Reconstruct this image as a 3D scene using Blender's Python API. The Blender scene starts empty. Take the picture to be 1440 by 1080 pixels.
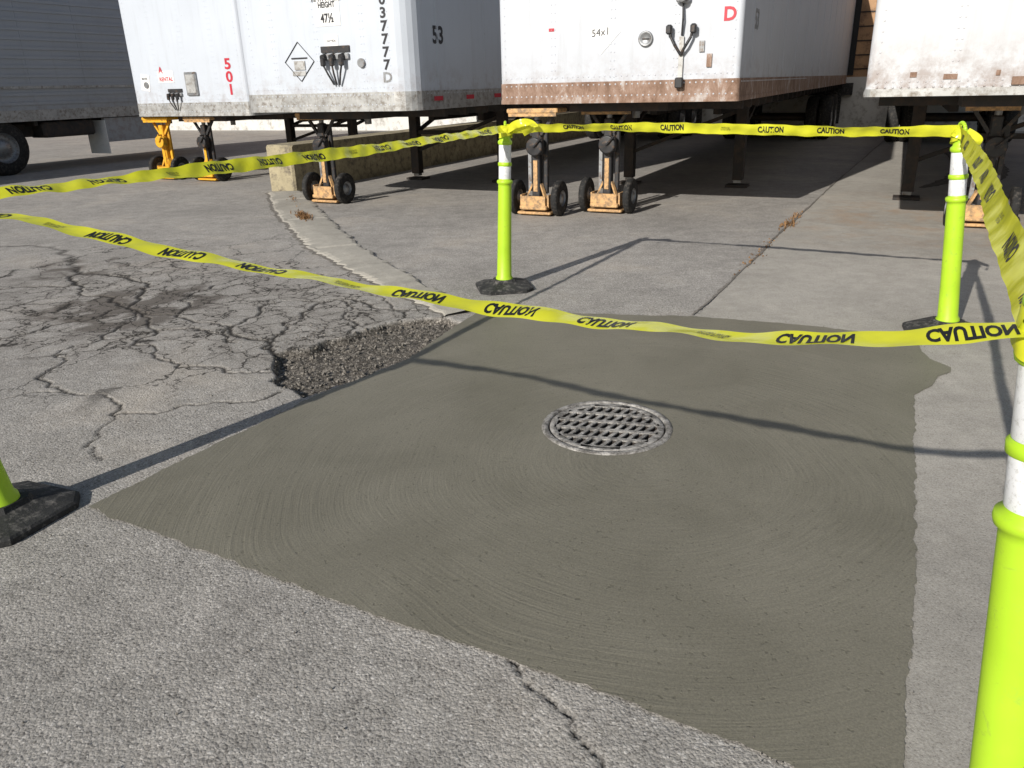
import bpy, bmesh, math, random
import numpy as np
from mathutils import Vector, Matrix, Euler
random.seed(7); rng=np.random.RandomState(7)
C=bpy.context.scene.collection

# ------------------------------------------------------------ materials
def newmat(name):
    m=bpy.data.materials.new(name); m.use_nodes=True
    nt=m.node_tree; b=nt.nodes['Principled BSDF']
    return m,nt,b
def nd(nt,t,ins=None,**props):
    n=nt.nodes.new(t)
    for k,v in props.items(): setattr(n,k,v)
    if ins:
        for k,v in ins.items():
            s=n.inputs[k]
            if isinstance(v,bpy.types.NodeSocket): nt.links.new(v,s)
            else: s.default_value=v
    return n
def math_(nt,op,a,b=None,c=None,clamp=False):
    ins={0:a}
    if b is not None: ins[1]=b
    if c is not None: ins[2]=c
    n=nd(nt,'ShaderNodeMath',ins,operation=op); n.use_clamp=clamp
    return n.outputs[0]
def mix(nt,fac,a,b,bt='MIX'):
    n=nt.nodes.new('ShaderNodeMix'); n.data_type='RGBA'; n.blend_type=bt
    for i,v in ((0,fac),(6,a),(7,b)):
        if isinstance(v,bpy.types.NodeSocket): nt.links.new(v,n.inputs[i])
        elif i==0: n.inputs[0].default_value=v
        else: n.inputs[i].default_value=(*v,1) if len(v)==3 else v
    return n.outputs[2]
def ramp(nt,fac,stops):
    n=nt.nodes.new('ShaderNodeValToRGB'); nt.links.new(fac,n.inputs[0])
    cr=n.color_ramp
    while len(cr.elements)<len(stops): cr.elements.new(0.5)
    for e,(p,c) in zip(cr.elements,stops):
        e.position=p; e.color=(c,c,c,1) if not isinstance(c,tuple) else (*c,1)
    return n.outputs[0]
def noise(nt,co,scale,detail=4,rough=.6,dist=0.):
    return nd(nt,'ShaderNodeTexNoise',{'Vector':co,'Scale':scale,'Detail':detail,'Roughness':rough,'Distortion':dist}).outputs[0]
def coord(nt): return nd(nt,'ShaderNodeTexCoord').outputs['Object']
def bump(nt,b,h,strength,dist,prev=None):
    n=nd(nt,'ShaderNodeBump',{'Height':h,'Strength':strength,'Distance':dist})
    if prev is not None: nt.links.new(prev,n.inputs['Normal'])
    nt.links.new(n.outputs[0],b.inputs['Normal']); return n.outputs[0]
def simple(name,col,rough=.5,metal=0.,var=.15,scale=6.,dirt=None,dirtamt=.3,bmp=0.,spec=.5,coat=0.):
    m,nt,b=newmat(name); co=coord(nt)
    n1=noise(nt,co,scale,3,.65)
    c=mix(nt,ramp(nt,n1,[(.3,0.),(.7,1.)]),tuple(x*(1-var) for x in col),tuple(min(1,x*(1+var)) for x in col))
    if dirt:
        n2=noise(nt,co,scale*2.7,5,.75)
        c=mix(nt,ramp(nt,n2,[(.62-dirtamt*.4,0.),(.78-dirtamt*.3,1.)]),c,dirt)
    nt.links.new(c,b.inputs['Base Color'])
    r=math_(nt,'ADD',math_(nt,'MULTIPLY',n1,.2),rough-.1); nt.links.new(r,b.inputs['Roughness'])
    b.inputs['Metallic'].default_value=metal; b.inputs['Specular IOR Level'].default_value=spec
    if coat: b.inputs['Coat Weight'].default_value=coat
    if bmp: bump(nt,b,noise(nt,co,scale*12,2),bmp,.01)
    return m

# ground ------------------------------------------------
def mat_ground():
    m,nt,b=newmat('old_asphalt'); co=coord(nt)
    n1=noise(nt,co,210,2,.7)
    jn=nd(nt,'ShaderNodeTexNoise',{'Vector':co,'Scale':90.,'Detail':1.}).outputs['Color']
    cj=nd(nt,'ShaderNodeVectorMath',{0:co,1:nd(nt,'ShaderNodeVectorMath',{0:jn,'Scale':.010},operation='SCALE').outputs[0]},operation='ADD').outputs[0]
    v2=nd(nt,'ShaderNodeTexVoronoi',{'Vector':cj,'Scale':112.,'Randomness':1.})
    s=nd(nt,'ShaderNodeSeparateColor',{0:v2.outputs['Color']}); s2=s.outputs[1]
    base=ramp(nt,n1,[(.30,(.15,.14,.126)),(.45,(.31,.292,.268)),(.6,(.395,.374,.345)),(.74,(.50,.475,.445))])
    chips=ramp(nt,s2,[(0.,(.12,.112,.104)),(.09,(.21,.195,.178)),(.22,(.34,.318,.29)),(.65,(.435,.41,.378)),(.9,(.52,.492,.455)),(1.,(.68,.65,.61))])
    c=mix(nt,ramp(nt,v2.outputs['Distance'],[(.35,.8),(.62,.1)]),base,chips)
    big=noise(nt,co,.9,4,.6,.5); c=mix(nt,1.,c,ramp(nt,big,[(.3,.84),(.7,1.08)]),'MULTIPLY')
    med=noise(nt,co,5.5,5,.72); c=mix(nt,1.,c,ramp(nt,med,[(.3,.78),(.7,1.12)]),'MULTIPLY')
    c=mix(nt,ramp(nt,big,[(.52,0.),(.72,.32)]),c,(.43,.365,.29))
    dk=noise(nt,co,2.6,6,.75,.8); c=mix(nt,ramp(nt,dk,[(.57,0.),(.75,.42)]),c,(.19,.175,.155))
    wob=nd(nt,'ShaderNodeTexNoise',{'Vector':co,'Scale':3.5,'Detail':4.,'Roughness':.65})
    cw=nd(nt,'ShaderNodeVectorMath',{0:co,1:nd(nt,'ShaderNodeVectorMath',{0:wob.outputs['Color'],'Scale':.5},operation='SCALE').outputs[0]},operation='ADD').outputs[0]
    mp=nd(nt,'ShaderNodeMapping',{'Vector':cw,'Scale':(1,1,0)}).outputs[0]
    ve=nd(nt,'ShaderNodeTexVoronoi',{'Vector':mp,'Scale':1.7},feature='DISTANCE_TO_EDGE').outputs[0]
    ve2=nd(nt,'ShaderNodeTexVoronoi',{'Vector':mp,'Scale':4.4},feature='DISTANCE_TO_EDGE').outputs[0]
    A=lambda n: nd(nt,'ShaderNodeAttribute',attribute_name=n).outputs['Fac']
    alli,crk,stain,pot=A('alli'),A('crack'),A('stain'),A('pothole')
    l1=math_(nt,'MULTIPLY',ramp(nt,ve,[(.004,1.),(.014,0.)]),ramp(nt,alli,[(.15,0.),(.35,.9)]))
    l2=math_(nt,'MULTIPLY',ramp(nt,ve2,[(.008,1.),(.032,0.)]),ramp(nt,alli,[(.50,0.),(.70,.95)]))
    l=math_(nt,'MAXIMUM',l1,l2)
    near=ramp(nt,math_(nt,'MINIMUM',ve,math_(nt,'MULTIPLY',ve2,.5)),[(.0,.5),(.09,0.)])
    c=mix(nt,math_(nt,'MULTIPLY',near,ramp(nt,alli,[(.3,0.),(.7,.8)])),c,(.19,.168,.145))
    c=mix(nt,stain,c,(.105,.09,.077))
    l=math_(nt,'MAXIMUM',l,crk,clamp=True)
    c=mix(nt,l,c,(.028,.025,.022))
    pr=ramp(nt,s2,[(0.,(.045,.04,.034)),(.6,(.12,.107,.092)),(.88,(.20,.18,.155)),(1.,(.36,.33,.29))])
    c=mix(nt,pot,c,pr)
    nt.links.new(c,b.inputs['Base Color']); b.inputs['Roughness'].default_value=.9; b.inputs['Specular IOR Level'].default_value=.2
    h=math_(nt,'SUBTRACT',math_(nt,'MULTIPLY',n1,.6),v2.outputs['Distance'])
    bump(nt,b,h,.5,.005)
    return m
def mat_slab(name,tint=(1,1,1),rust=True):
    m,nt,b=newmat(name); co=coord(nt)
    n1=noise(nt,co,150,3,.8)
    T=lambda r,g,bb:(r*tint[0],g*tint[1],bb*tint[2])
    c=ramp(nt,n1,[(.30,T(.20,.185,.165)),(.42,T(.37,.345,.305)),(.6,T(.45,.425,.38)),(.75,T(.60,.57,.52))])
    c=mix(nt,1.,c,ramp(nt,noise(nt,co,.8,4,.6,.4),[(.3,.82),(.7,1.10)]),'MULTIPLY')
    c=mix(nt,1.,c,ramp(nt,noise(nt,co,7,5,.75),[(.3,.82),(.7,1.08)]),'MULTIPLY')
    c=mix(nt,ramp(nt,noise(nt,co,2.2,6,.75,1.),[(.56,0.),(.75,.4)]),c,(.24,.215,.185))
    if rust:
        g=nd(nt,'ShaderNodeVectorMath',{0:co,1:(4.6,8.2,0)},operation='DISTANCE').outputs['Value']
        f=math_(nt,'MULTIPLY',ramp(nt,math_(nt,'DIVIDE',g,2.6),[(.2,1.),(.9,0.)]),ramp(nt,noise(nt,co,2.,4,.7),[(.45,0.),(.65,.5)]))
        c=mix(nt,f,c,(.40,.25,.14))
    nt.links.new(c,b.inputs['Base Color']); b.inputs['Roughness'].default_value=.88; b.inputs['Specular IOR Level'].default_value=.2
    bump(nt,b,n1,.45,.005)
    return m
def mat_patch():
    m,nt,b=newmat('fresh_concrete'); co=coord(nt)
    c=mix(nt,ramp(nt,noise(nt,co,1.6,4,.6,.6),[(.3,0.),(.7,1.)]),(.158,.147,.112),(.206,.192,.150))
    fine=noise(nt,co,140,2,.8)
    c=mix(nt,1.,c,ramp(nt,fine,[(.3,.80),(.7,1.18)]),'MULTIPLY')
    d=nd(nt,'ShaderNodeVectorMath',{0:co,1:(.62,2.95,0)},operation='SUBTRACT').outputs[0]
    wv=nd(nt,'ShaderNodeTexNoise',{'Vector':co,'Scale':1.1,'Detail':1.}).outputs['Color']
    d=nd(nt,'ShaderNodeVectorMath',{0:d,1:nd(nt,'ShaderNodeVectorMath',{0:wv,'Scale':.22},operation='SCALE').outputs[0]},operation='ADD').outputs[0]
    sp=nd(nt,'ShaderNodeSeparateXYZ',{0:d})
    r=nd(nt,'ShaderNodeVectorMath',{0:d},operation='LENGTH').outputs['Value']
    a=math_(nt,'ARCTAN2',sp.outputs[1],sp.outputs[0])
    cc=nd(nt,'ShaderNodeCombineXYZ',{0:math_(nt,'MULTIPLY',r,88.),1:math_(nt,'MULTIPLY',a,3.2),2:0.}).outputs[0]
    br=noise(nt,cc,1.,2,.6)
    msk=ramp(nt,noise(nt,co,1.0,2,.5),[(.34,.2),(.56,1.)])
    brm=math_(nt,'MULTIPLY',math_(nt,'SUBTRACT',br,.5),msk)
    c=mix(nt,1.,c,ramp(nt,math_(nt,'ADD',brm,.5),[(.35,.94),(.65,1.06)]),'MULTIPLY')
    pit=ramp(nt,noise(nt,co,55,1,.5),[(.69,0.),(.73,1.)])
    c=mix(nt,math_(nt,'MULTIPLY',pit,.4),c,(.09,.084,.06))
    nt.links.new(c,b.inputs['Base Color'])
    b.inputs['Roughness'].default_value=.58
    b.inputs['Specular IOR Level'].default_value=.35
    h=math_(nt,'ADD',math_(nt,'MULTIPLY',brm,1.15),math_(nt,'ADD',math_(nt,'MULTIPLY',fine,.35),math_(nt,'MULTIPLY',pit,-.4)))
    n=bump(nt,b,h,.5,.004)
    return m
def mat_trailer(name,col=(.56,.60,.66),rustband=0.,zb=1.2,grime=.25):
    m,nt,b=newmat(name); co=coord(nt)
    c=mix(nt,ramp(nt,noise(nt,co,1.1,3,.6),[(.3,0.),(.7,1.)]),tuple(x*.92 for x in col),col)
    mp=nd(nt,'ShaderNodeMapping',{'Vector':co,'Scale':(9,9,.7)}).outputs[0]
    st=noise(nt,mp,1.,5,.7)
    c=mix(nt,ramp(nt,st,[(.52,0.),(.78,grime)]),c,(.30,.30,.30))
    sc=noise(nt,co,24,6,.8,.5)
    c=mix(nt,ramp(nt,sc,[(.65,0.),(.70,.6)]),c,(.27,.27,.28))
    sp=noise(nt,co,6,6,.75)
    z=nd(nt,'ShaderNodeSeparateXYZ',{0:co}).outputs[2]
    low=ramp(nt,math_(nt,'SUBTRACT',z,zb),[(.0,1.),(.55,0.)])
    rm=math_(nt,'MULTIPLY',low,ramp(nt,sp,[(.47-.1*rustband,0.),(.62,min(1,.45+rustband))]))
    c=mix(nt,rm,c,(.20,.115,.07))
    nt.links.new(c,b.inputs['Base Color']); b.inputs['Roughness'].default_value=.42
    b.inputs['Specular IOR Level'].default_value=.45
    bump(nt,b,noise(nt,co,1.4,1,.5),.35,.03)
    return m
def mat_rust():
    m,nt,b=newmat('rusty_steel'); co=coord(nt)
    n=noise(nt,nd(nt,'ShaderNodeMapping',{'Vector':co,'Scale':(1,1,.5)}).outputs[0],6,7,.78,.4)
    c=ramp(nt,n,[(.25,(.09,.05,.035)),(.42,(.20,.12,.08)),(.54,(.30,.20,.15)),(.62,(.44,.39,.36)),(.80,(.58,.59,.61))])
    nt.links.new(c,b.inputs['Base Color']); b.inputs['Roughness'].default_value=.8
    bump(nt,b,n,.4,.01); return m
def mat_post():
    m,nt,b=newmat('lime_plastic'); co=coord(nt)
    c=mix(nt,ramp(nt,noise(nt,co,5,3,.6),[(.3,0.),(.7,1.)]),(.38,.61,.02),(.44,.69,.028))
    c=mix(nt,ramp(nt,noise(nt,co,24,6,.8,.6),[(.56,0.),(.72,.5)]),c,(.22,.28,.07))
    nt.links.new(c,b.inputs['Base Color']); b.inputs['Roughness'].default_value=.45
    return m
def mat_tape():
    m,nt,b=newmat('tape_film'); co=coord(nt)
    c=mix(nt,noise(nt,co,14,2,.5),(.74,.74,.02),(.86,.86,.07))
    nt.links.new(c,b.inputs['Base Color']); b.inputs['Roughness'].default_value=.25
    tr=nd(nt,'ShaderNodeBsdfTranslucent',{'Color':(.75,.78,.05,1)})
    ms=nd(nt,'ShaderNodeMixShader',{0:.3,1:b.outputs[0],2:tr.outputs[0]})
    nt.links.new(ms.outputs[0],nt.nodes['Material Output'].inputs[0])
    bump(nt,b,noise(nt,co,30,1,.5),.4,.004)
    return m

M={}
M['ground']=mat_ground(); M['slab']=mat_slab('pavement_concrete'); M['patch']=mat_patch()
M['curb']=mat_slab('curb_concrete',(.98,.98,.96),False)
M['wallc']=simple('wall_concrete',(.36,.31,.20),.85,var=.2,scale=3,dirt=(.13,.11,.085),dirtamt=.4,bmp=.5)
M['lime']=mat_post(); M['tape']=mat_tape()
M['ink']=simple('tape_ink',(.012,.012,.012),.5,var=.1)
M['refl']=simple('reflective_sheet',(.72,.73,.75),.35,var=.05,scale=30,dirt=(.42,.42,.40),dirtamt=.25)
M['rubber']=simple('black_rubber',(.028,.028,.028),.75,var=.3,scale=8,dirt=(.16,.15,.14),dirtamt=.3,bmp=.3,spec=.3)
M['tyre']=simple('tyre_rubber',(.02,.02,.02),.8,var=.3,scale=8,dirt=(.09,.08,.07),dirtamt=.3,spec=.3)
M['black']=simple('black_steel',(.022,.022,.024),.5,var=.3,scale=7,dirt=(.12,.07,.04),dirtamt=.2)
M['orange']=simple('orange_paint',(.62,.37,.16),.6,var=.15,scale=6,dirt=(.22,.15,.09),dirtamt=.5)
M['yellow']=simple('yellow_paint',(.74,.38,.02),.5,var=.12,scale=6,dirt=(.2,.11,.05),dirtamt=.25)
M['alu']=simple('aluminium_rail',(.45,.45,.44),.5,.45,var=.2,scale=5,dirt=(.20,.17,.14),dirtamt=.35)
M['grey']=simple('grey_metal',(.30,.31,.32),.45,.5,var=.2,scale=9,dirt=(.15,.1,.07),dirtamt=.3)
M['rust']=mat_rust()
M['under']=simple('underbody_slot_shade',(.03,.027,.025),.8,var=.3,scale=3,dirt=(.06,.04,.03),dirtamt=.4)  # dark trailer underside; also painted shade inside the drain grate slots
M['iron']=simple('cast_iron',(.13,.12,.108),.65,.2,var=.35,scale=10,dirt=(.46,.44,.41),dirtamt=.55,bmp=.6)
M['white']=simple('decal_white',(.76,.76,.75),.5,var=.04,scale=12,dirt=(.5,.5,.48),dirtamt=.1)
M['txt']=simple('decal_black',(.025,.025,.03),.5,var=.1)
M['red']=simple('decal_red',(.50,.03,.05),.5,var=.1)
M['brown']=simple('brown_wall',(.40,.24,.13),.8,var=.25,scale=1.2,dirt=(.12,.07,.05),dirtamt=.3)
M['found']=simple('painted_foundation',(.62,.61,.58),.8,var=.1,scale=1.5,dirt=(.3,.28,.25),dirtamt=.3)
M['dark']=simple('dark_opening',(.02,.02,.02),.8)
M['weed']=simple('dry_weed',(.22,.12,.05),.85,var=.35,scale=20)
M['stone']=simple('crushed_stone',(.15,.136,.118),.9,var=.5,scale=25,dirt=(.34,.31,.27),dirtamt=.25)
M['skid']=simple('tyre_mark',(.06,.055,.05),.9,var=.3,scale=9,dirt=(.22,.20,.17),dirtamt=.45)
tm={ 'a':mat_trailer('trailer_skin_a',rustband=.05,zb=1.1),
     'b':mat_trailer('trailer_skin_b',rustband=.0,zb=1.2),
     'c':mat_trailer('trailer_skin_c',(.56,.585,.63),rustband=.15,zb=1.2,grime=.35),
     'd':mat_trailer('trailer_skin_d',(.60,.61,.63),rustband=.45,zb=1.22,grime=.3),
     'e':mat_trailer('trailer_skin_e',(.40,.42,.45),rustband=.0,zb=1.0,grime=.4)}

# ------------------------------------------------------------ mesh helper
class MB:
    def __init__(s): s.v=[];s.f=[];s.m=[];s.sm=[];s.mats=[]
    def mi(s,k):
        mt=tm[k] if k in tm else M[k]
        if mt not in s.mats: s.mats.append(mt)
        return s.mats.index(mt)
    def add(s,vs,fs,mat,smooth=False):
        o=len(s.v); s.v+= [tuple(v) for v in vs]; i=s.mi(mat)
        for f in fs: s.f.append([o+a for a in f]); s.m.append(i); s.sm.append(smooth)
    def box(s,c,sz,mat,rot=None,bev=0.):
        x,y,z=[a/2 for a in sz]
        if bev>0:
            b=min(bev,x*.9,y*.9)
            pr=[(-x+b,-y),(x-b,-y),(x,-y+b),(x,y-b),(x-b,y),(-x+b,y),(-x,y-b),(-x,-y+b)]
            bz=min(bev,z*.9); vs=[]
            for zz,k in ((-z,1-b/max(x,y)),(-z+bz,1),(z-bz,1),(z,1-b/max(x,y))):
                vs+=[(p[0]*k,p[1]*k,zz) for p in pr]
            fs=[list(range(7,-1,-1)),list(range(24,32))]
            for L in range(3):
                for i in range(8):
                    j=(i+1)%8; fs.append([L*8+i,L*8+j,L*8+8+j,L*8+8+i])
        else:
            vs=[(a,b_,d) for a in(-x,x) for b_ in(-y,y) for d in(-z,z)]
            fs=[(0,1,3,2),(4,6,7,5),(0,4,5,1),(2,3,7,6),(0,2,6,4),(1,5,7,3)]
        R=(rot if rot is not None else Matrix.Identity(3))
        s.add([R@Vector(v)+Vector(c) for v in vs],fs,mat)
    def rod(s,p0,p1,w,d,mat):
        p0=Vector(p0);p1=Vector(p1); a=p1-p0
        q=a.to_track_quat('Z','Y').to_matrix()
        s.box((p0+p1)/2,(w,d,a.length),mat,q)
    def cyl(s,p0,p1,r0,r1,mat,seg=16,caps=True):
        p0=Vector(p0);p1=Vector(p1); q=(p1-p0).to_track_quat('Z','Y').to_matrix()
        vs=[];
        for p,r in((p0,r0),(p1,r1)):
            for i in range(seg):
                a=2*math.pi*i/seg; vs.append(q@Vector((r*math.cos(a),r*math.sin(a),0))+p)
        s.add(vs,[[i,(i+1)%seg,seg+(i+1)%seg,seg+i] for i in range(seg)],mat,True)
        if caps:
            s.add(vs[:seg],[list(range(seg-1,-1,-1))],mat); s.add(vs[seg:],[list(range(seg))],mat)
    def lathe(s,o,axis,prof,mat,seg=24):
        o=Vector(o); q=Vector(axis).to_track_quat('Z','Y').to_matrix(); vs=[]
        for r,h in prof:
            for i in range(seg):
                a=2*math.pi*i/seg; vs.append(q@Vector((r*math.cos(a),r*math.sin(a),h))+o)
        fs=[]
        for L in range(len(prof)-1):
            for i in range(seg):
                j=(i+1)%seg; fs.append([L*seg+i,L*seg+j,(L+1)*seg+j,(L+1)*seg+i])
        s.add(vs,fs,mat,True)
    def tube(s,pts,r,mat,seg=8):
        for a,b in zip(pts[:-1],pts[1:]): s.cyl(a,b,r,r,mat,seg)
    def obj(s,name,parent=None,xf=None):
        me=bpy.data.meshes.new(name); me.from_pydata(s.v,[],s.f); me.update()
        for mt in s.mats: me.materials.append(mt)
        me.polygons.foreach_set('material_index',s.m); me.polygons.foreach_set('use_smooth',s.sm)
        ob=bpy.data.objects.new(name,me); C.objects.link(ob)
        if parent: ob.parent=parent
        if xf is not None: ob.matrix_world=xf
        return ob
def empty(name,loc=(0,0,0),rz=0.):
    e=bpy.data.objects.new(name,None); C.objects.link(e); e.location=loc; e.rotation_euler=(0,0,rz); e.empty_display_size=.3
    return e
_tc={}
def textmesh(s,size=1.,bold=.0,align='CENTER'):
    k=(s,bold,align)
    if k not in _tc:
        cu=bpy.data.curves.new('t','FONT'); cu.body=s; cu.size=1.; cu.offset=bold; cu.align_x=align; cu.align_y='CENTER'; cu.resolution_u=3
        cu.space_line=.8
        ob=bpy.data.objects.new('t',cu); C.objects.link(ob)
        dg=bpy.context.evaluated_depsgraph_get(); me=bpy.data.meshes.new_from_object(ob.evaluated_get(dg))
        vs=np.array([v.co[:] for v in me.vertices]); fs=[list(p.vertices) for p in me.polygons]
        bpy.data.objects.remove(ob); bpy.data.meshes.remove(me)
        _tc[k]=(vs,fs)
    vs,fs=_tc[k]
    return vs*size,fs
def put_text(mb,s,size,org,xdir,mat,bold=.02,sx=1.,up=(0,0,1)):
    vs,fs=textmesh(s,size,bold)
    X=Vector(xdir);Z=Vector(up);O=Vector(org)
    mb.add([O+X*(v[0]*sx)+Z*v[1] for v in vs],fs,mat)

# ------------------------------------------------------------ noise utilities
TAB=rng.rand(256,256)
def vnoise(x,y,sc,sd=0):
    x=x*sc+sd*17.3+1000; y=y*sc+sd*9.7+1000
    xi=np.floor(x).astype(int); yi=np.floor(y).astype(int); fx=x-xi; fy=y-yi
    fx=fx*fx*(3-2*fx); fy=fy*fy*(3-2*fy)
    a=TAB[xi&255,yi&255];b=TAB[(xi+1)&255,yi&255];c=TAB[xi&255,(yi+1)&255];d=TAB[(xi+1)&255,(yi+1)&255]
    return (a*(1-fx)+b*fx)*(1-fy)+(c*(1-fx)+d*fx)*fy
def fbm(x,y,sc,oc=4,sd=0):
    s=0;a=.5;t=0
    for i in range(oc): s=s+a*vnoise(x,y,sc*2**i,sd+i*3); t+=a; a*=.55
    return s/t
def inpoly(x,y,P):
    r=np.zeros(x.shape,bool); n=len(P)
    for i in range(n):
        x0,y0=P[i];x1,y1=P[(i+1)%n]
        if y0==y1: continue
        c=((y0>y)!=(y1>y))&(x<(x1-x0)*(y-y0)/(y1-y0)+x0); r^=c
    return r
def pdist(x,y,P,closed=False):
    d=np.full(x.shape,9.)
    n=len(P)
    for i in range(n if closed else n-1):
        ax,ay=P[i];bx,by=P[(i+1)%n]; L=(bx-ax)**2+(by-ay)**2+1e-9
        t=np.clip(((x-ax)*(bx-ax)+(y-ay)*(by-ay))/L,0,1)
        d=np.minimum(d,np.hypot(x-ax-t*(bx-ax),y-ay-t*(by-ay)))
    return d
def jitter(P,amp,levels=4,closed=False,seed=0):
    r=random.Random(seed); P=[tuple(p) for p in P]
    if closed: P=P+[P[0]]
    for L in range(levels):
        Q=[]
        for a,b in zip(P[:-1],P[1:]):
            dx,dy=b[0]-a[0],b[1]-a[1]; l=math.hypot(dx,dy)
            if closed and l<.008: Q+=[a]; continue
            k=(r.random()-.5)*amp*min(l,.6) if l>.012 else 0
            Q+=[a,((a[0]+b[0])/2-dy/max(l,1e-6)*k,(a[1]+b[1])/2+dx/max(l,1e-6)*k)]
        P=Q+[P[-1]]
    return P[:-1] if closed else P

# ------------------------------------------------------------ outlines (world metres)
PATCH=[(-1.61,2.55),(-1.41,2.90),(-1.02,3.57),(-.58,4.15),(-.36,4.75),(-.22,5.07),(.53,4.97),(1.20,4.84),(1.90,4.55),(2.38,4.28),(2.29,4.05),(2.27,3.92),(2.31,3.78),(2.27,3.71),(2.18,3.66),(2.08,3.53),(1.95,3.43),(1.70,2.95),(1.47,2.47),(1.16,1.86),(.94,1.46),(.80,1.18),(.74,1.19),(.59,1.31),(.30,1.48),(-.02,1.66),(-.11,1.71),(-.48,1.90),(-.87,2.12)]
PATCHJ=jitter(jitter(PATCH,.035,3,True,3),.24,2,True,4)
SLAB=[(1.20,4.80),(1.84,6.03),(2.94,8.09),(4.93,11.7),(9.41,19.75),(12.5,25.2),(40,12),(40,-20),(1.2,-20),(.9,.2),(.74,1.15),(1.0,2.4),(1.0,3.4)]
POT=[(-1.41,4.30),(-1.30,3.85),(-1.05,3.60),(-.80,3.84),(-.55,4.15),(-.30,4.85),(-.40,4.97),(-.75,4.94),(-1.10,4.60)]
POTJ=jitter(POT,.22,4,True,5)
GC=(.42,3.15)

# ------------------------------------------------------------ ground
def axis(segs):
    out=[]
    for a,b,s in segs:
        n=max(1,int(round((b-a)/s))); out+=list(np.linspace(a,b,n,endpoint=False))
    return out
xs=list(-np.geomspace(300,7,26))+axis([(-6,-3.9,.04),(-3.9,.45,.0095),(.45,3.2,.035)])+list(np.geomspace(3.2,300,34))
ys=list(-np.geomspace(300,2,14))+axis([(-1,1.0,.2),(1.0,1.8,.009),(1.8,3.3,.02),(3.3,6.6,.0095),(6.6,12,.03)])+list(np.geomspace(12,400,40))
xs=np.array(xs);ys=np.array(ys)
X,Y=np.meshgrid(xs,ys); nx=len(xs);ny=len(ys)
X=X.ravel();Y=Y.ravel()
crack=np.zeros(X.size)
CR=[([(-3.9,4.2),(-3.4,4.5),(-3.13,4.96),(-2.9,5.2),(-2.79,5.47),(-2.34,5.24),(-1.8,4.75),(-1.39,4.3)],.012),
([(-5.6,8.3),(-4.7,7.95),(-4.07,7.04),(-3.5,6.2),(-2.79,5.47)],.018),
([(-2.79,5.47),(-2.6,4.7),(-2.75,4.4),(-2.31,3.76),(-1.95,3.45),(-1.55,3.55),(-1.2,3.7)],.009),
([(-2.34,5.24),(-2.38,6.07),(-1.9,6.5),(-1.35,6.1)],.011),
([(-1.71,4.55),(-1.8,5.4),(-1.3,5.55),(-.6,5.2)],.011),
([(-3.1,3.6),(-2.6,3.72),(-2.31,3.76)],.007),
([(-2.79,5.47),(-2.1,4.3),(-1.6,4.05),(-1.33,4.0)],.011),
([(-1.39,4.3),(-1.5,4.9),(-1.3,5.5)],.013),
([(-3.5,6.2),(-4.3,6.0),(-5.2,6.3)],.013),
([(-2.79,5.47),(-2.9,6.1),(-3.5,6.6),(-4.07,7.04)],.014),
([(-2.6,4.7),(-2.1,4.9),(-1.8,4.75)],.008),
([(-1.05,4.65),(-1.15,5.1),(-1.3,5.55)],.010),
([(-.75,4.95),(-.85,5.35),(-1.1,5.7)],.008),
([(-.03,1.67),(.03,1.56),(.07,1.52),(.12,1.44),(.16,1.36),(.2,1.25),(.27,1.14)],.0033),
([(-1.95,3.45),(-1.9,3.1),(-1.75,2.95)],.006)]
for i,(P,w) in enumerate(CR):
    P=jitter(P,.42,5,False,20+i); pa=np.array(P)
    sel=np.where((X>pa[:,0].min()-.1)&(X<pa[:,0].max()+.1)&(Y>pa[:,1].min()-.1)&(Y<pa[:,1].max()+.1))[0]
    d=pdist(X[sel],Y[sel],P); ww=w*(.25+1.3*fbm(X[sel],Y[sel],4,3,i))
    cv=np.clip(1.25-d/ww*.75,0,1); crack[sel]=np.maximum(crack[sel],cv)
alli=np.exp(-(((X+2.6)/1.4)**2+((Y-5.2)/1.35)**2))+.85*np.exp(-(((X+1.3)/.8)**2+((Y-5.0)/.8)**2))+.5*np.exp(-(((X+3.2)/1.6)**2+((Y-7.)/1.8)**2))
alli=alli*(.55+.8*fbm(X,Y,1.3,3,4))
stain=np.exp(-(((X+2.75)/.62)**2+((Y-5.45)/.62)**2))+.6*np.exp(-(((X+3.9)/.5)**2+((Y-6.9)/.6)**2))
stain=np.clip((stain*(fbm(X,Y,5.5,5,8)*2.6-.72)-.18)*3.5,0,.78)
inP=inpoly(X,Y,POTJ); dP=pdist(X,Y,POTJ,True)
inQ=inpoly(X,Y,PATCH)&(pdist(X,Y,PATCH,True)>.06); inS=inpoly(X,Y,SLAB)
Z=(fbm(X,Y,.8,3,11)-.5)*.004+(fbm(X,Y,55,3,12)-.5)*.0030
near=(np.abs(X)<8)&(Y<13)&(Y>-1)
Z=np.where(near,Z,0.)
Z-=crack*.010
pd=np.clip(dP/.03,0,1)
Z=np.where(inP,Z-pd*(.036+.028*fbm(X,Y,7,3,15))+ (fbm(X,Y,32,3,16)-.5)*.025*pd,Z)
pot=np.where(inP,np.clip(dP/.012,0,1),0)
Z=np.where(inQ&~inP,np.minimum(Z,-.012),Z)
Z=np.where(inS,np.minimum(Z,-.012),Z)
gd=np.hypot(X-GC[0],Y-GC[1]); Z=np.where(gd<.262,-.45,Z)
pot=np.where(gd<.3,1.,pot)
me=bpy.data.meshes.new('ground')
me.vertices.add(X.size); me.vertices.foreach_set('co',np.stack([X,Y,Z],1).ravel().astype(np.float32))
ii=(np.arange(ny-1)[:,None]*nx+np.arange(nx-1)[None,:]).ravel()
q=np.stack([ii,ii+1,ii+nx+1,ii+nx],1).ravel().astype(np.int32)
nf=ii.size
me.loops.add(nf*4); me.loops.foreach_set('vertex_index',q)
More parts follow.
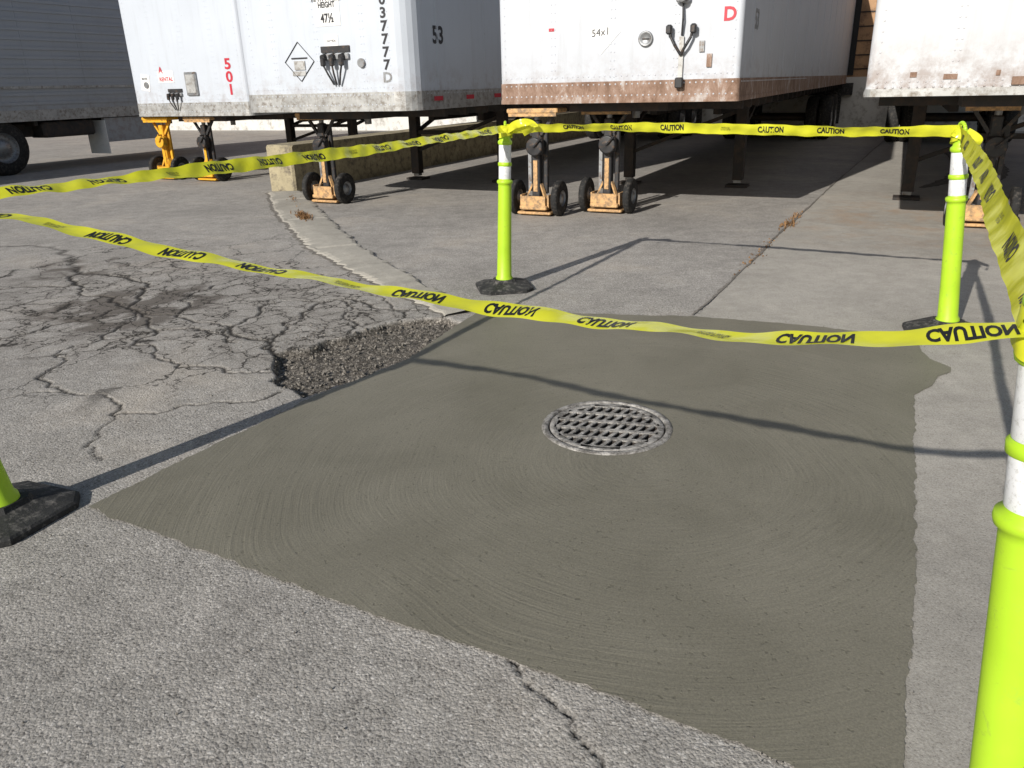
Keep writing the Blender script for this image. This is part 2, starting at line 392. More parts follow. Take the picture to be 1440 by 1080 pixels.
me.polygons.add(nf); me.polygons.foreach_set('loop_start',np.arange(0,nf*4,4,dtype=np.int32))
me.update(calc_edges=True)
me.polygons.foreach_set('use_smooth',np.ones(nf,bool))
for nme,a in (('crack',crack),('alli',alli),('stain',stain),('pothole',pot)):
    at=me.attributes.new(nme,'FLOAT','POINT'); at.data.foreach_set('value',a.astype(np.float32))
me.materials.append(M['ground']); me.validate()
C.objects.link(bpy.data.objects.new('ground',me))

# ------------------------------------------------------------ filled sheets
def sheet(name,loops,mat,z,skirt=0.):
    bm=bmesh.new(); edges=[]
    outer=loops[0]; n=len(outer)
    hi=[bm.verts.new((*p,z)) for p in outer]
    for i in range(n): edges.append(bm.edges.new((hi[i],hi[(i+1)%n])))
    for L in loops[1:]:
        vs=[bm.verts.new((*p,z)) for p in L]
        for i in range(len(vs)): edges.append(bm.edges.new((vs[i],vs[(i+1)%len(vs)])))
    bmesh.ops.triangle_fill(bm,use_beauty=True,use_dissolve=False,edges=edges,normal=(0,0,1))
    for f in bm.faces:
        if f.normal.z<0: f.normal_flip()
    me=bpy.data.meshes.new(name); bm.to_mesh(me); bm.free(); me.materials.append(mat)
    ob=bpy.data.objects.new(name,me); C.objects.link(ob); return ob
hole=[(GC[0]+.275*math.cos(a)*(1+.01*math.sin(5*a)),GC[1]+.275*math.sin(a)) for a in np.linspace(0,2*math.pi,64,endpoint=False)]
sheet('concrete_pavement',[jitter(SLAB,.012,4,True,9)],M['slab'],.002)
sheet('concrete_patch',[PATCHJ,hole],M['patch'],.0062)

mb=MB(); P=jitter([(1.20,4.87),(1.84,6.03),(2.94,8.09),(4.93,11.7),(9.41,19.75)],.03,5,False,31)
vs=[];fs=[]
for i,p in enumerate(P):
    w=.004+.014*random.random(); vs+=[(p[0]-w,p[1]+w*.5,.0075),(p[0]+w*.6,p[1]-w*.3,.0075)]
    if i: k=2*i; fs.append((k-2,k-1,k+1,k))
mb.add(vs,fs,'stone'); mb.obj('pavement_joint')
mb=MB()
for (pts,w) in (([(5.6,10.6),(6.6,11.6),(7.7,13.4),(8.6,15.6)],.16),([(5.9,10.2),(7.1,11.4),(8.2,13.2),(9.0,15.2)],.10)):
    vs=[];fs=[]; Pn=[np.array((*p,0.,0.)) for p in pts]
    for i in range(60):
        t=i/59*.999; k=min(int(t*3),2); u=t*3-k; a=Pn[max(k-1,0)];b_=Pn[k];c_=Pn[k+1];d_=Pn[min(k+2,3)]
        p=.5*((2*b_)+(c_-a)*u+(2*a-5*b_+4*c_-d_)*u*u+(3*b_-a-3*c_+d_)*u**3)
        ww=w*(.3+.7*math.sin(math.pi*t))*(.8+.4*random.random()); vs+=[(p[0]-ww*.7,p[1]+ww*.7,.006),(p[0]+ww*.7,p[1]-ww*.7,.006)]
        if i: k=2*i; fs.append((k-2,k-1,k+1,k))
    mb.add(vs,fs,'skid')
mb.obj('tyre_marks')

# ------------------------------------------------------------ old flush curb
mb=MB()
Lc=[(-3.62,11.97),(-2.88,9.78),(-1.92,7.44),(-.97,5.83),(-.42,4.99)]
Rc=[(-3.08,11.87),(-2.28,9.70),(-1.42,7.44),(-.62,5.79),(-.22,5.09)]
def resample(P,n):
    P=np.array(P); d=np.r_[0,np.cumsum(np.hypot(*np.diff(P,axis=0).T))]; t=np.linspace(0,d[-1],n)
    return np.stack([np.interp(t,d,P[:,0]),np.interp(t,d,P[:,1])],1)
n=160; L_=resample(Lc,n); R_=resample(Rc,n); prof=[(-.09,.0035),(-.01,.005),(0,.0055),(.04,.014),(.12,.019),(.5,.028),(.9,.030),(.97,.020),(1,.0)]
vs=[];fs=[];fs2=[]
for i in range(n):
    ja=(random.random()-.5)*.06; jb=(random.random()-.5)*.06; zz=.004*math.sin(i*.3)+random.random()*.002
    if i%40==20: zz-=.012
    for t,z in prof:
        p=L_[i]*(1-t)+R_[i]*t; k=ja if t<.3 else (jb if t>.7 else 0)
        vs.append((p[0]+k,p[1],z+ (zz if z>.014 else 0)))
m_=len(prof)
for i in range(n-1):
    for j in range(m_-1): a=i*m_+j; (fs2 if j<2 else fs).append((a,a+1,a+m_+1,a+m_)[::-1])
mb.add(vs,fs,'curb'); mb.add(vs,fs2,'stone'); mb.obj('concrete_curb')

# ------------------------------------------------------------ stones
def stones(name,pts,mat='stone'):
    mb=MB()
    for (x,y,z,r) in pts:
        R=Euler((random.random()*6,random.random()*6,random.random()*6)).to_matrix()
        vs=[]
        for v in [(1,0,0),(-1,0,0),(0,1,0),(0,-1,0),(0,0,1),(0,0,-1)]:
            k=r*(.6+.6*random.random()); vs.append(R@Vector((v[0]*k,v[1]*k*.8,v[2]*k*.7))+Vector((x,y,z)))
        fs=[(0,2,4),(2,1,4),(1,3,4),(3,0,4),(2,0,5),(1,2,5),(3,1,5),(0,3,5)]
        mb.add(vs,fs,mat)
    return mb.obj(name)
pp=[]
while len(pp)<700:
    x=random.uniform(-1.45,-.3);y=random.uniform(3.55,5.0)
    if inpoly(np.array([x]),np.array([y]),POTJ)[0] and not inpoly(np.array([x]),np.array([y]),PATCH)[0]:
        dd=pdist(np.array([x]),np.array([y]),POTJ,True)[0]
        pp.append((x,y,-.042*min(1,dd/.04)+.002,random.choice([.004,.005,.006,.008,.011,.016])))
stones('pothole_rubble',pp)
pp=[]
for i in range(700):
    x=random.uniform(-3,1.0);y=random.uniform(1.1,6.5)
    if inpoly(np.array([x]),np.array([y]),PATCH)[0]: continue
    pp.append((x,y,.004,random.choice([.002,.003,.004,.005])))
for i in range(160):
    a=random.random()*6.28; r=abs(random.gauss(0,.35)); x=-1.3+r*math.cos(a); y=4.6+r*math.sin(a)
    if not inpoly(np.array([x]),np.array([y]),PATCH)[0]: pp.append((x,y,.004,random.choice([.003,.005,.008])))
for i in range(200):
    k=random.randrange(len(PATCHJ)); p=PATCHJ[k]; pp.append((p[0]+random.gauss(0,.02),p[1]+random.gauss(0,.02),.006,random.uniform(.002,.004)))
stones('loose_gravel',pp)

# ------------------------------------------------------------ weeds
def weeds(cx,cy,n,rad,h,dirx=(1,0)):
    mb=MB()
    for i in range(n):
        t=random.gauss(0,1)*rad; x=cx+dirx[0]*t+random.gauss(0,.03); y=cy+dirx[1]*t+random.gauss(0,.03)
        a=random.random()*6.28; hh=h*random.uniform(.4,1); l=random.uniform(.2,1.2)*hh; w=.006
        p=Vector((x,y,.0)); q=p+Vector((math.cos(a)*l*.5,math.sin(a)*l*.5,hh*.7)); e=p+Vector((math.cos(a)*l,math.sin(a)*l,hh))
        s=Vector((-math.sin(a),math.cos(a),0))*w
        mb.add([p-s,p+s,q+s,q-s,e],[(0,1,2,3),(3,2,4)],'weed')
    return mb.obj('dry_weeds')
weeds(-2.45,9.35,320,.16,.08,(-.4,.9)); weeds(2.95,8.1,80,.14,.045,(.48,.87)); weeds(3.2,8.6,40,.15,.035,(.48,.87)); weeds(-2.95,10.9,140,.3,.05,(-.3,.95)); weeds(2.2,6.7,60,.4,.025,(.48,.87))

# ------------------------------------------------------------ storm drain grate
g=empty('storm_drain_grate',(GC[0],GC[1],0),math.radians(-14))
mb=MB()
mb.lathe((0,0,0),(0,0,1),[(.292,.0065),(.288,.012),(.266,.0135),(.262,.008),(.260,-.10),(.30,-.10)],'iron',72)
mb.obj('frame',g)
mb=MB(); R=.236
mb.lathe((0,0,0),(0,0,1),[(.255,-.02),(.255,.007),(.252,.011),(.226,.011),(.224,.008)],'iron',72)
mb.lathe((0,0,0),(0,0,1),[(.224,.008),(.224,-.03)],'under',72)  # inner ring wall coloured dark, slot shade painted in
pitch=.088
for k in range(-3,3):
    yy=k*pitch+pitch/2
    l=math.sqrt(max(0,R*R-yy*yy))*2
    if l>.05: mb.box((0,yy,.0075),(l,.022,.007),'iron',bev=.002); mb.box((0,yy,-.01),(l,.014,.028),'under')  # iron top; lower bar coloured dark to paint shade into the slots
for k in range(-2,3):
    yc=k*pitch; x=-.24+(k%2)*.02
    while x<.24:
        lim=math.sqrt(max(0,R*R-x*x)); a=max(yc-.036,-lim);b_=min(yc+.036,lim)
        if b_-a>.01:
            sl=.016
            P0=(x-sl*(yc-a)/.036,a); P1=(x+sl*(b_-yc)/.036,b_)
            mb.rod((*P0,.007),(*P1,.007),.0165,.006,'iron'); mb.rod((*P0,-.01),(*P1,-.01),.012,.028,'under')  # slat sides below the iron top carry the same painted shade
        x+=.043
mb.obj('lid',g)

# ------------------------------------------------------------ delineator posts
def post(base,top,baserot=0.,bs=1.):
    b=Vector((base[0],base[1],0)); t=Vector((top[0],top[1],1.2)); ax=(t-b); H=ax.length; ax.normalize()
    e=empty('delineator_post',b)
    mb=MB(); r=Matrix.Rotation(baserot,3,'Z')
    prof=[(.21*bs,0.),(.21*bs,.022),(.20*bs,.03),(.085,.055),(.075,.075),(.0,.075)]
    vs=[]
    for (rr,z) in prof:
        for i in range(4):
            a=math.pi/4+i*math.pi/2
            k=rr*1.36
            cx,cy=k*math.cos(a),k*math.sin(a)
            tdir=Vector((-math.sin(a),math.cos(a),0)); ch=rr*.30
            rad=Vector((math.cos(a),math.sin(a),0))
            for sgn in (-1,1):
                p=Vector((cx,cy,z))-rad*ch*.75+tdir*sgn*ch*.75
                vs.append(r@p)
    fs=[]
    for L in range(len(prof)-1):
        for i in range(8): j=(i+1)%8; fs.append((L*8+i,L*8+j,L*8+8+j,L*8+8+i))
    mb.add(vs,fs,'rubber'); mb.obj('base',e)
    mb=MB(); O=Vector((0,0,0))
    body=[(.060,.045),(.064,.05),(.064,.085),(.055,.10),(.052,.30),(.050,.55),(.048,.76),(.048,.775),(.056,.78),(.058,.79),(.056,.80),(.044,.806),(.044,.812)]
    mb.lathe(O,ax,body,'lime',32)
    mb.lathe(O,ax,[(.0440,.812),(.0446,.814),(.0446,.898),(.0440,.9)],'refl',32)
    mb.lathe(O,ax,[(.044,.9),(.050,.904),(.050,.922),(.044,.928)],'lime',32)
    mb.lathe(O,ax,[(.0436,.928),(.0442,.93),(.0442,1.045),(.0436,1.047)],'refl',32)
    mb.lathe(O,ax,[(.0436,1.047),(.050,1.053),(.052,1.063),(.050,1.073),(.040,1.082),(.036,1.10),(.034,1.125),(.045,1.132),(.048,1.142),(.046,1.152),(.030,1.158),(.026,1.17),(.001,1.172)],'lime',32)
    mb.obj('tube',e)
    mb=MB(); q=ax.to_track_quat('Z','Y').to_matrix(); pts=[]
    for i in range(13):
        a=math.pi*i/12; pts.append(q@Vector((.036*math.cos(a),0,1.155+.045*math.sin(a))))
    mb.tube(pts,.010,'lime',10); mb.obj('handle',e)
    return e
post((-1.885,2.50),(-1.91,2.33),math.radians(-22))
post((-.04,5.74),(.0,5.74),math.radians(10))
post((2.62,4.40),(2.49,4.40),math.radians(25))
post((.875,.995),(.795,1.08),math.radians(-28),.86)

# ------------------------------------------------------------ caution tape
def crm(P,t):
    n=len(P)-1; k=min(int(t*n),n-1); u=t*n-k
    p0=P[max(k-1,0)];p1=P[k];p2=P[k+1];p3=P[min(k+2,n)]
    return .5*((2*p1)+(p2-p0)*u+(2*p0-5*p1+4*p2-p3)*u*u+(3*p1-p0-3*p2+p3)*u**3)
def tape(ctrl,W=.075,flip=lambda s:1,mirror=lambda s:1,n=240,pitch=.26,phase=.1,ripple=.004,seed=1,text=True,word=.15,curl=.0,lh=.04):
    # ctrl: (x,y,z,roll_deg)  roll 0 = lying flat, 90 = standing on edge
    P=[np.array(c,float) for c in ctrl]
    pts=np.array([crm(P,i/n) for i in range(n+1)])
    seg=np.r_[0,np.cumsum(np.linalg.norm(np.diff(pts[:,:3],axis=0),axis=1))]; Ltot=seg[-1]
    T=np.gradient(pts[:,:3],axis=0); T/=np.linalg.norm(T,axis=1)[:,None]
    up=np.array([0,0,1.]); S=np.cross(up,T); S/=np.linalg.norm(S,axis=1)[:,None]; N=np.cross(T,S)
    ro=np.radians(pts[:,3])[:,None]; D=S*np.cos(ro)+N*np.sin(ro); NN=np.cross(T,D)
    rr=np.random.RandomState(seed); ph=rr.rand(6)*6.28
    def surf(s,v,off=0.):
        i=np.clip(np.interp(s,seg,np.arange(n+1)),0,n)
        f=lambda A: np.stack([np.interp(i,np.arange(n+1),A[:,k]) for k in range(3)],-1)
        rip=ripple*(np.sin(s*23+ph[0]+v*20)+.6*np.sin(s*51+ph[1]-v*40)+.8*np.cos(v*60+s*7+ph[2]))*np.clip(np.minimum(s,Ltot-s)/.1,0,1)
        c=curl*((v/(W/2))**2)*(.5+.5*np.sin(s*5+ph[3]))
        return f(pts[:,:3])+f(D)*v[...,None]+f(NN)*(rip+c+off)[...,None]
    mb=MB(); nv=7; ns=n*2
    ss=np.linspace(0,Ltot,ns+1); vv=np.linspace(-W/2,W/2,nv)
    SS,VV=np.meshgrid(ss,vv,indexing='ij'); G=surf(SS.ravel(),VV.ravel())
    fs=[(i*nv+j,(i+1)*nv+j,(i+1)*nv+j+1,i*nv+j+1) for i in range(ns) for j in range(nv-1)]
    mb.add(G,fs,'tape',True)
    e=empty('caution_tape'); mb.obj('film',e)
    if text:
        mb=MB(); s=phase; k=0
        while s+word<Ltot:
            big=(k%4!=3)
            vs,f=textmesh('CAUTION' if big else 'MADE IN USA\nDO NOT ENTER',1.,.045 if big else .0)
            w=vs[:,0].max()-vs[:,0].min(); h=vs[:,1].max()-vs[:,1].min()
            ww,hh=(word,lh) if big else (.06,lh*.6)
            fx=flip(s/Ltot); my=mirror(s/Ltot)
            cx=s+word/2
            for off in (.0009,-.0009):
                V=surf(cx+vs[:,0]/w*ww*fx,vs[:,1]/h*hh*my,off); mb.add(V,f,'ink')
            s+=pitch if big else pitch*.8; k+=1
        mb.obj('print',e)
    return e
LT=(-1.905,2.33,1.16);CT=(.0,5.73,1.155);RT=(2.49,4.40,1.15);NT=(.78,1.065,1.10)
tape([(*LT,12),(-1.32,2.04,1.165,2),(-.805,1.846,1.093,5),(-.33,1.685,1.037,0),(.022,1.546,1.008,8),(.28,1.36,1.022,2),(.4975,1.19,1.050,4),(*NT,6)],W=.060,flip=lambda s:-1 if s<.5 else 1,mirror=lambda s:-1,seed=2,phase=.12,ripple=.0026,pitch=.22,word=.12,lh=.040)
tape([(*LT,25),(-1.6,2.88,1.145,20),(-1.2,3.6,1.14,48),(-.8,4.3,1.135,46),(-.4,5.02,1.145,30),(*CT,45)],flip=lambda s:-1,mirror=lambda s:-1,seed=3,phase=.12,W=.07,pitch=.30)
tape([(*CT,115),(.5,5.46,1.165,135),(1.0,5.2,1.165,120),(1.5,4.93,1.155,112),(2.0,4.66,1.145,130),(*RT,110)],flip=lambda s:1,mirror=lambda s:1,seed=4,phase=.45,pitch=.34,W=.07)
tape([(*RT,110),(2.1,3.66,1.15,75),(1.65,2.75,1.14,62),(1.2,1.9,1.13,66),(*NT,50)],seed=5,flip=lambda s:-1,mirror=lambda s:-1,curl=.004,pitch=.40,ripple=.002)
def wrap(c,rad,z,turns,seed):
    P=[];r=random.Random(seed)
    n=int(turns*10)
    for i in range(n+1):
        a=i/10*2*math.pi; P.append((c[0]+(rad+.006*r.random())*math.cos(a),c[1]+(rad+.006*r.random())*math.sin(a),z+.02*math.sin(a*.7+seed)+.01*r.random(),90+r.uniform(-25,25)))
    tape(P,text=False,ripple=.003,seed=seed,W=.05)
wrap((.0,5.74),.045,1.13,2,11); wrap((2.495,4.40),.045,1.12,1.6,12); wrap((-1.905,2.33),.045,1.12,1.5,13); wrap((.80,1.075),.045,1.09,1.5,14)
tape([(.02,5.70,1.15,70),(.08,5.64,1.19,110),(.17,5.60,1.20,60),(.2,5.56,1.17,20),(.12,5.58,1.13,60)],text=False,seed=15,ripple=.008,n=60,W=.05)
tape([(2.50,4.36,1.15,70),(2.56,4.33,1.10,100),(2.555,4.30,1.02,120)],text=False,seed=16,ripple=.008,n=60,W=.045)

# ------------------------------------------------------------ semi trailers
PHI=math.radians(26)
def pq(p,q): return (p*math.cos(PHI)+q*math.sin(PHI), -p*math.sin(PHI)+q*math.cos(PHI))
W=2.6
def trailer(p,q,zb,skin,L=16.15,rad=.12,band='alu',lg=3.3,bandh=.2,wheels=True,top=4.1):
    x,y=pq(p,q); e=empty('semi_trailer',(x,y,0),-PHI)
    mb=MB()
    def ring(o):
        R=[]; r=rad+o
        for k in range(7):
            a=math.pi+ k/6*math.pi/2; R.append((rad+r*math.cos(a),rad+r*math.sin(a)))
        for k in range(7):
            a=1.5*math.pi+k/6*math.pi/2; R.append((W-rad+r*math.cos(a),rad+r*math.sin(a)))
        R+=[(W+o,L+o),(-o,L+o)]
        return R
    def ext(o,z0,z1,mat,cap=True):
        R=ring(o); n=len(R); vs=[(a,b,z0) for a,b in R]+[(a,b,z1) for a,b in R]
        mb.add(vs,[(i,(i+1)%n,n+(i+1)%n,n+i) for i in range(n)],mat,False)
        if cap: mb.add(vs[:n],[list(range(n-1,-1,-1))],mat); mb.add(vs[n:],[list(range(n))],mat)
    ext(0,zb+.01,top,skin); ext(.006,zb,zb+bandh,band); ext(.012,zb-.012,zb+.03,'alu' if band!='rust' else 'rust'); ext(.01,top-.15,top+.01,'alu')
    mb.obj('body',e)
    mb=MB()
    def riv(x,y,z,n):
        n=Vector(n); mb.cyl(Vector((x,y,z)),Vector((x,y,z))+n*.005,.0095,.005,skin,6)
    zt=2.9
    for cx in (rad+.02,.62,.66,1.28,1.32,1.94,1.98,W-rad-.02):
        z=zb+bandh+.04
        while z<zt: riv(cx,0,z,(0,-1,0)); z+=.08
    cx=rad+.03
    while cx<W-rad: riv(cx,-.006,zb+bandh-.03,(0,-1,0)); riv(cx,-.006,zb+.06,(0,-1,0)); riv(cx,0,zb+bandh+.05,(0,-1,0)); cx+=.06
    yy=rad+.05
    while yy<6.: 
        riv(W+.006,yy,zb+bandh-.03,(1,0,0)); yy+=.08
    yy=.6
    while yy<L:
        mb.box((W+.002,yy,(zb+bandh+top-.15)/2),(.004,.05,top-.15-zb-bandh),skin); yy+=1.22
    mb.obj('rivets',e)
    mb=MB(); yy=.9
    while yy<L-.3: mb.box((W/2,yy,zb-.062),(W-.2,.08,.10),'under'); yy+=.55
    mb.box((W/2,.75,zb-.06),(1.1,1.1,.09),'under'); mb.cyl((W/2,.9,zb-.2),(W/2,.9,zb-.1),.045,.045,'grey',12)
    for xx in (.85,W-.85): mb.box((xx,L/2+1.,zb-.19),(.1,L-4.5,.15),'under')
    for xx in (.5,W-.5):
        mb.box((xx,lg,zb/2+.05),(.14,.14,zb-.1),'under'); mb.box((xx,lg,.26),(.10,.10,.4),'grey'); mb.box((xx,lg,.02),(.3,.26,.03),'under')
        mb.rod((xx,lg+.05,.75),(xx,lg+1.1,zb-.1),.05,.05,'under')
    mb.rod((.5,lg,.45),(W-.5,lg,zb-.2),.05,.05,'under'); mb.rod((.5,lg,.75),(W-.5,lg,.75),.06,.06,'under')
    mb.obj('landing_gear',e)
    if wheels:
        mb=MB()
        for yy in (L-3.2,L-1.9):
            mb.cyl((.2,yy,.5),(W-.2,yy,.5),.07,.07,'under',10)
            for xx in (.02,.32,W-.62,W-.32): tyre(mb,(xx,yy,.5),(1,0,0),.5,.28)
        for xx in (.3,W-.3): mb.box((xx,L-1.1,.65),(.6,.012,.8),'rubber')
        mb.obj('wheels',e)
    return e
def tyre(mb,o,ax,R,w,rim='grey',rf=.55):
    mb.lathe(o,ax,[(R*rf,0),(R*.8,0),(R*.94,w*.06),(R,w*.18),(R,w*.82),(R*.94,w*.94),(R*.8,w),(R*rf,w)],'tyre',28)
    mb.lathe(o,ax,[(0,w*.25),(R*.25,w*.2),(R*.3,w*.35),(R*rf*.9,w*.35),(R*rf,0.)],rim,28)
    mb.lathe(o,ax,[(R*rf,w),(R*rf*.9,w*.65),(R*.3,w*.65),(R*.25,w*.98),(0.001,w)],rim,28)
XD=(1,0,0)
def decal(mb,x,z,w,h,mat,y=-.002,rot=0.):
    R=Matrix.Rotation(rot,3,'Y'); mb.box((x,y-.0015,z),(w,.003,h),mat,R)
def glad(mb,x,z,s=1.):
    mb.box((x,-.02,z),(.34*s,.03,.05*s),'grey',bev=.005)
    for dx in (-.13,-.02,.1):
        mb.cyl((x+dx*s,-.01,z),(x+dx*s,-.08,z-.01),.035*s,.03*s,'black',12)
        mb.box((x+dx*s,-.07,z-.05*s),(.05*s,.05,.08*s),'black',bev=.01)
        mb.tube([Vector((x+dx*s,-.07,z-.08*s)),Vector((x+dx*.7*s,-.06,z-.16*s)),Vector((x+dx*.3*s,-.03,z-.27*s))],.010*s,'black',8)
    mb.box((x,-.01,z+.07*s),(.36*s,.02,.06*s),'black',bev=.004)

t1=trailer(-12.,10.,1.09,'a',rad=.1)
mb=MB()
decal(mb,.35,1.62,.2,.26,'white',rot=.15); put_text(mb,'MARK',.05,(.35,-.006,1.68),XD,'txt')
mb.cyl((.37,-.001,1.58),(.37,-.02,1.58),.05,.05,'grey',16)
decal(mb,.85,1.70,.36,.18,'white'); put_text(mb,'RENTAL',.085,(.85,-.006,1.66),XD,'red',.03)
put_text(mb,'A',.14,(.75,-.006,1.80),XD,'red',.02)
mb.box((1.42,-.015,1.58),(.26,.03,.36),'grey',bev=.01); mb.box((1.42,-.034,1.58),(.2,.01,.28),'alu')
glad(mb,1.02,1.42,.9)
for i,ch in enumerate('501'): put_text(mb,ch,.22,(2.25,-.004,1.85-.19*i),XD,'red',.03,sx=1.3)
mb.obj('markings',t1)
t2=trailer(-7.66,8.0,1.2,'b',rad=.26)
mb=MB()
def diamond(x,z,s,y=-.004):
    for k in range(4):
        a=math.pi/2*k; b=a+math.pi/2
        mb.rod((x+s*math.cos(a),y,z+s*math.sin(a)),(x+s*math.cos(b),y,z+s*math.sin(b)),.018,.004,'txt')
diamond(1.02,1.76,.22)
mb.box((1.02,-.008,1.72),(.16,.012,.10),'alu'); mb.box((1.0,-.006,1.63),(.2,.008,.05),'alu'); mb.box((1.02,-.006,1.80),(.24,.004,.016),'txt')
decal(mb,1.5,2.38,.36,.50,'white')
put_text(mb,'MAXIMUM\nFIFTH WHEEL\nHEIGHT',.085,(1.5,-.008,2.42),XD,'txt',.03,sx=.8); put_text(mb,'47½',.13,(1.5,-.008,2.21),XD,'txt',.03,sx=.8)
decal(mb,1.52,1.97,.2,.13,'white'); put_text(mb,'GLP 9D6',.035,(1.52,-.006,1.97),XD,'txt')
glad(mb,1.57,1.80,1.15)
mb.cyl((1.93,-.002,1.72),(1.93,-.03,1.72),.05,.05,'grey',16)
for i,ch in enumerate('037777D'):
    put_text(mb,ch,.15,(2.27,-.004,2.36-.135*i),XD,'txt' if ch!='D' else 'grey',.03,sx=1.15)
put_text(mb,'53',.26,(W+.004,.62,2.0),(0,1,0),'txt',.03)
for yy in (.55,1.35,2.15,2.95): mb.box((W+.010,yy,1.31),(.005,.2,.05),'red')
for yy in (.95,1.75,2.55): mb.box((W+.010,yy,1.31),(.005,.2,.05),'alu')
mb.obj('markings',t2)
t3=trailer(-4.07,8.25,1.25,'c',rad=.05,band='rust',bandh=.20)
mb=MB()
mb.box((1.17,-.003,1.92),(.30,.004,.30),'white',Matrix.Rotation(math.pi/4,3,'Y')); put_text(mb,'54x1',.10,(1.17,-.008,1.92),(1,0,.1),'txt',.0)
mb.lathe((1.65,0,1.84),(0,-1,0),[(.075,0),(.075,.02),(.06,.025),(.05,.012),(.001,.012)],'grey',20)
mb.box((1.65,-.016,1.84),(.07,.01,.012),'black')
mb.box((2.02,-.03,2.22),(.14,.06,.16),'grey',bev=.02); mb.cyl((2.02,-.05,2.21),(2.02,-.12,2.19),.05,.045,'grey',16)
mb.box((2.02,-.015,1.62),(.045,.03,.45),'alu'); mb.tube([Vector((2.02,-.03,2.14)),Vector((2.03,-.05,2.0)),Vector((2.02,-.03,1.85))],.010,'black')
for sg in (-1,1):
    mb.tube([Vector((2.02,-.05,1.68)),Vector((2.02+.06*sg,-.07,1.77)),Vector((2.02+.10*sg,-.06,1.84)),Vector((2.02+.11*sg,-.06,1.90))],.014,'black')
    mb.box((2.02+.12*sg,-.06,1.91),(.06,.06,.09),'black',bev=.015)
mb.box((2.02,-.05,1.42),(.08,.05,.10),'black',bev=.01)
mb.box((2.30,-.01,1.62),(.05,.02,.12),'rust'); mb.box((2.22,-.01,1.75),(.05,.02,.10),'grey')
put_text(mb,'0\n0\n9',.15,(2.43,-.004,2.36),XD,'txt',.03); put_text(mb,'D',.17,(2.47,-.004,2.02),XD,'red',.03)
put_text(mb,'53',.26,(W+.004,.75,2.0),(0,1,0),'grey',.03)
for zz in (2.30,1.97): mb.box((.62,-.003,zz),(.06,.004,.03),'red')
mb.obj('markings',t3)
t4=trailer(-.30,7.55,1.285,'d',rad=.06,bandh=.05)
mb=MB()
for xx,zz,w in ((.35,1.44,.05),(.62,1.42,.10),(.95,1.44,.03),(1.25,1.43,.12),(1.9,1.44,.06)):
    mb.box((xx,-.004,zz),(w,.006,.04),'rust')
mb.box((1.2,-.014,1.38),(.3,.02,.06),'rust')
diamond(2.1,1.95,.2); glad(mb,1.6,1.95)
mb.obj('markings',t4)
t0=trailer(-18.3,-4.5,1.0,'e',L=20.5,rad=.05,wheels=False,lg=8.)
mb=MB()
for k in range(16):
    mb.box((W+.012,10.2,1.32+.17*k),(.018,20.0,.055),'e')
mb.box((W+.026,10.2,1.62),(.01,20.,.05),'alu')
for yy in (13.1,14.4): 
    mb.cyl((.2,yy,.52),(W-.2,yy,.52),.07,.07,'under',10)
    for xx in (.0,.3,W-.60,W-.30): tyre(mb,(xx,yy,.52),(1,0,0),.52,.28)
mb.box((W/2,13.8,.8),(1.8,3.4,.25),'under')
mb.box((W-.3,16.7,.58),(.62,.02,.7),'white'); mb.box((W-.3,15.9,.8),(.5,1.2,.3),'under',bev=.04); mb.box((W-.1,17.6,.72),(.1,1.7,.5),'e')
mb.obj('side_ribs',t0)

# ------------------------------------------------------------ trailer support stands
def stand(x,y,zt,col='orange',topmat='orange',rz=-PHI,body='black'):
    e=empty('trailer_support_stand',(x,y,0),rz)
    mb=MB()
    for sx in (-1,1):
        tyre(mb,(sx*.27-(.035),.0,.20),(1,0,0),.20,.08,'grey',.45)
    mb.cyl((-.27,0,.20),(.27,0,.20),.022,.022,'grey',10)
    mb.obj('wheels',e)
    mb=MB()
    mb.box((0,.0,.10),(.34,.30,.05),col,bev=.01); mb.box((0,-.12,.17),(.30,.03,.12),col)
    for sx in (-1,1):
        mb.rod((sx*.16,-.06,.1),(sx*.055,-.02,.36),.04,.02,col); mb.box((sx*.17,0,.17),(.02,.2,.14),col)
    mb.box((0,.05,.035),(.42,.36,.03),col,bev=.008)
    mb.obj('foot',e)
    mb=MB()
    mb.box((0,0,(zt-.1+.1)/2),(.10,.10,zt-.28),body,bev=.012); mb.box((.10,.03,.62),(.05,.05,.75),body,bev=.008)
    mb.box((-.10,.03,.55),(.04,.04,.55),col if body=='yellow' else 'grey')
    mb.box((.02,-.07,zt-.42),(.17,.10,.18),body,bev=.02)
    mb.lathe((.02,-.12,zt-.42),(0,-1,0),[(.10,0),(.10,.02),(.085,.025),(.03,.012),(.001,.03)],body,18)
    mb.tube([Vector((.02,-.15,zt-.42)),Vector((.14,-.17,zt-.30)),Vector((.14,-.25,zt-.30))],.012,body,8)
    mb.cyl((0,0,zt-.2),(0,0,zt-.05),.032,.032,'grey',12)
    mb.rod((-.05,-.01,zt-.30),(-.22,0,zt-.07),.035,.035,body); mb.rod((.05,-.01,zt-.30),(.22,0,zt-.07),.035,.035,body)
    mb.box((0,-.057,.45),(.05,.012,.35),col)
    mb.obj('jack',e)
    mb=MB(); mb.box((0,0,zt-.035),(.62,.30,.05),topmat,bev=.01); mb.box((0,-.13,zt-.075),(.58,.02,.04),topmat); mb.obj('top_plate',e)
    return e
stand(-6.05,14.35,1.07,'yellow','yellow',body='yellow'); stand(-5.15,13.9,1.07,'yellow','orange')
stand(-2.42,10.72,1.17)
stand(.36,9.22,1.2); stand(1.19,9.27,1.2)
stand(4.70,7.72,1.2)

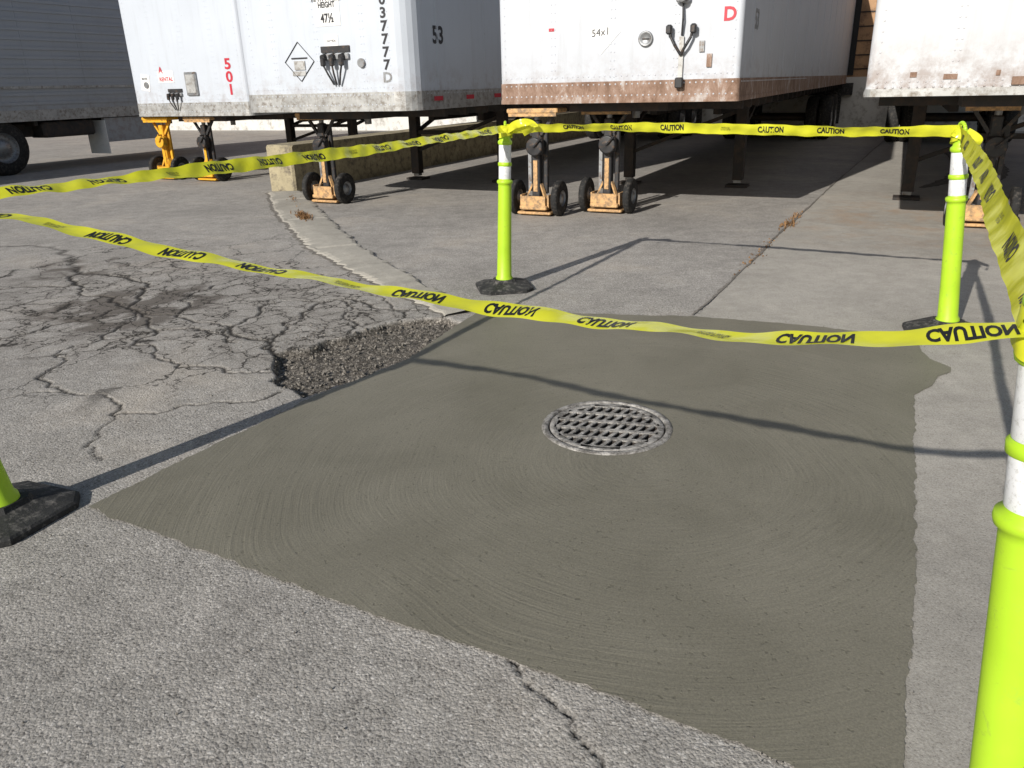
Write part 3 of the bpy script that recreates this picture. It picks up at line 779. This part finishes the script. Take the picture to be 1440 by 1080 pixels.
# ------------------------------------------------------------ low divider wall
def wallobj(name,p0,p1,q0,q1,h,mat):
    mb=MB(); x0,y0=pq((p0+p1)/2,(q0+q1)/2)
    mb.box((0,0,h/2-.05),(p1-p0,q1-q0,h+.1),mat,bev=.03)
    ob=mb.obj(name); ob.location=(x0,y0,0); ob.rotation_euler=(0,0,-PHI); return ob
wallobj('concrete_wall',-8.62,-8.12,9.35,24.,.68,'wallc')

# ------------------------------------------------------------ dock building
x,y=pq(-24,24.4); e=empty('dock_building',(x,y,0),-PHI)
mb=MB(); mb.box((30,3,4.2),(80,6,5.6),'brown'); mb.box((30,2.95,.7),(80,6.1,1.4),'found')
mb.obj('walls',e)
mb=MB()
for c in (-16.7,-10.7,-6.36,-2.77,1.0,4.6):
    mb.box((c+24,-.02,2.9),(2.9,.04,2.9),'dark'); mb.box((c+24,-.2,1.1),(3.0,.25,.3),'rubber')
for k in range(14): mb.box((30,-.012,.35*k+1.6),(80,.02,.03),'under')
mb.obj('dock_doors',e)

# ------------------------------------------------------------ light
sd=Vector((.593,.805,0))*math.cos(math.radians(27.3)); sd.z=-math.sin(math.radians(27.3))
sl=bpy.data.lights.new('sun','SUN'); sl.energy=5.0; sl.angle=math.radians(.53); sl.color=(1,.955,.885)
so=bpy.data.objects.new('sun',sl); C.objects.link(so); so.rotation_euler=sd.to_track_quat('-Z','Y').to_euler(); so.location=(-5,-7,8)
w=bpy.data.worlds.new('World'); bpy.context.scene.world=w; w.use_nodes=True; nt=w.node_tree
sk=nt.nodes.new('ShaderNodeTexSky'); sk.sky_type='NISHITA'; sk.sun_disc=False; sk.sun_elevation=math.radians(27.3); sk.sun_rotation=math.radians(216.4)
bg=nt.nodes['Background']; nt.links.new(sk.outputs[0],bg.inputs[0]); bg.inputs[1].default_value=.075
w.cycles.sampling_method='MANUAL'; w.cycles.sample_map_resolution=256

cd=bpy.data.cameras.new('camera'); cd.sensor_width=36; cd.lens=27.05; cd.clip_end=1000; cd.clip_start=.05
co=bpy.data.objects.new('camera',cd); C.objects.link(co)
Rm=Matrix.Rotation(math.radians(90-21.3),4,'X')@Matrix.Rotation(math.radians(-1.5),4,'Z')
co.matrix_world=Matrix.Translation((0,0,1.45))@Rm
bpy.context.scene.camera=co
sc=bpy.context.scene; sc.view_settings.view_transform='Standard'; sc.view_settings.look='None'; sc.view_settings.exposure=0
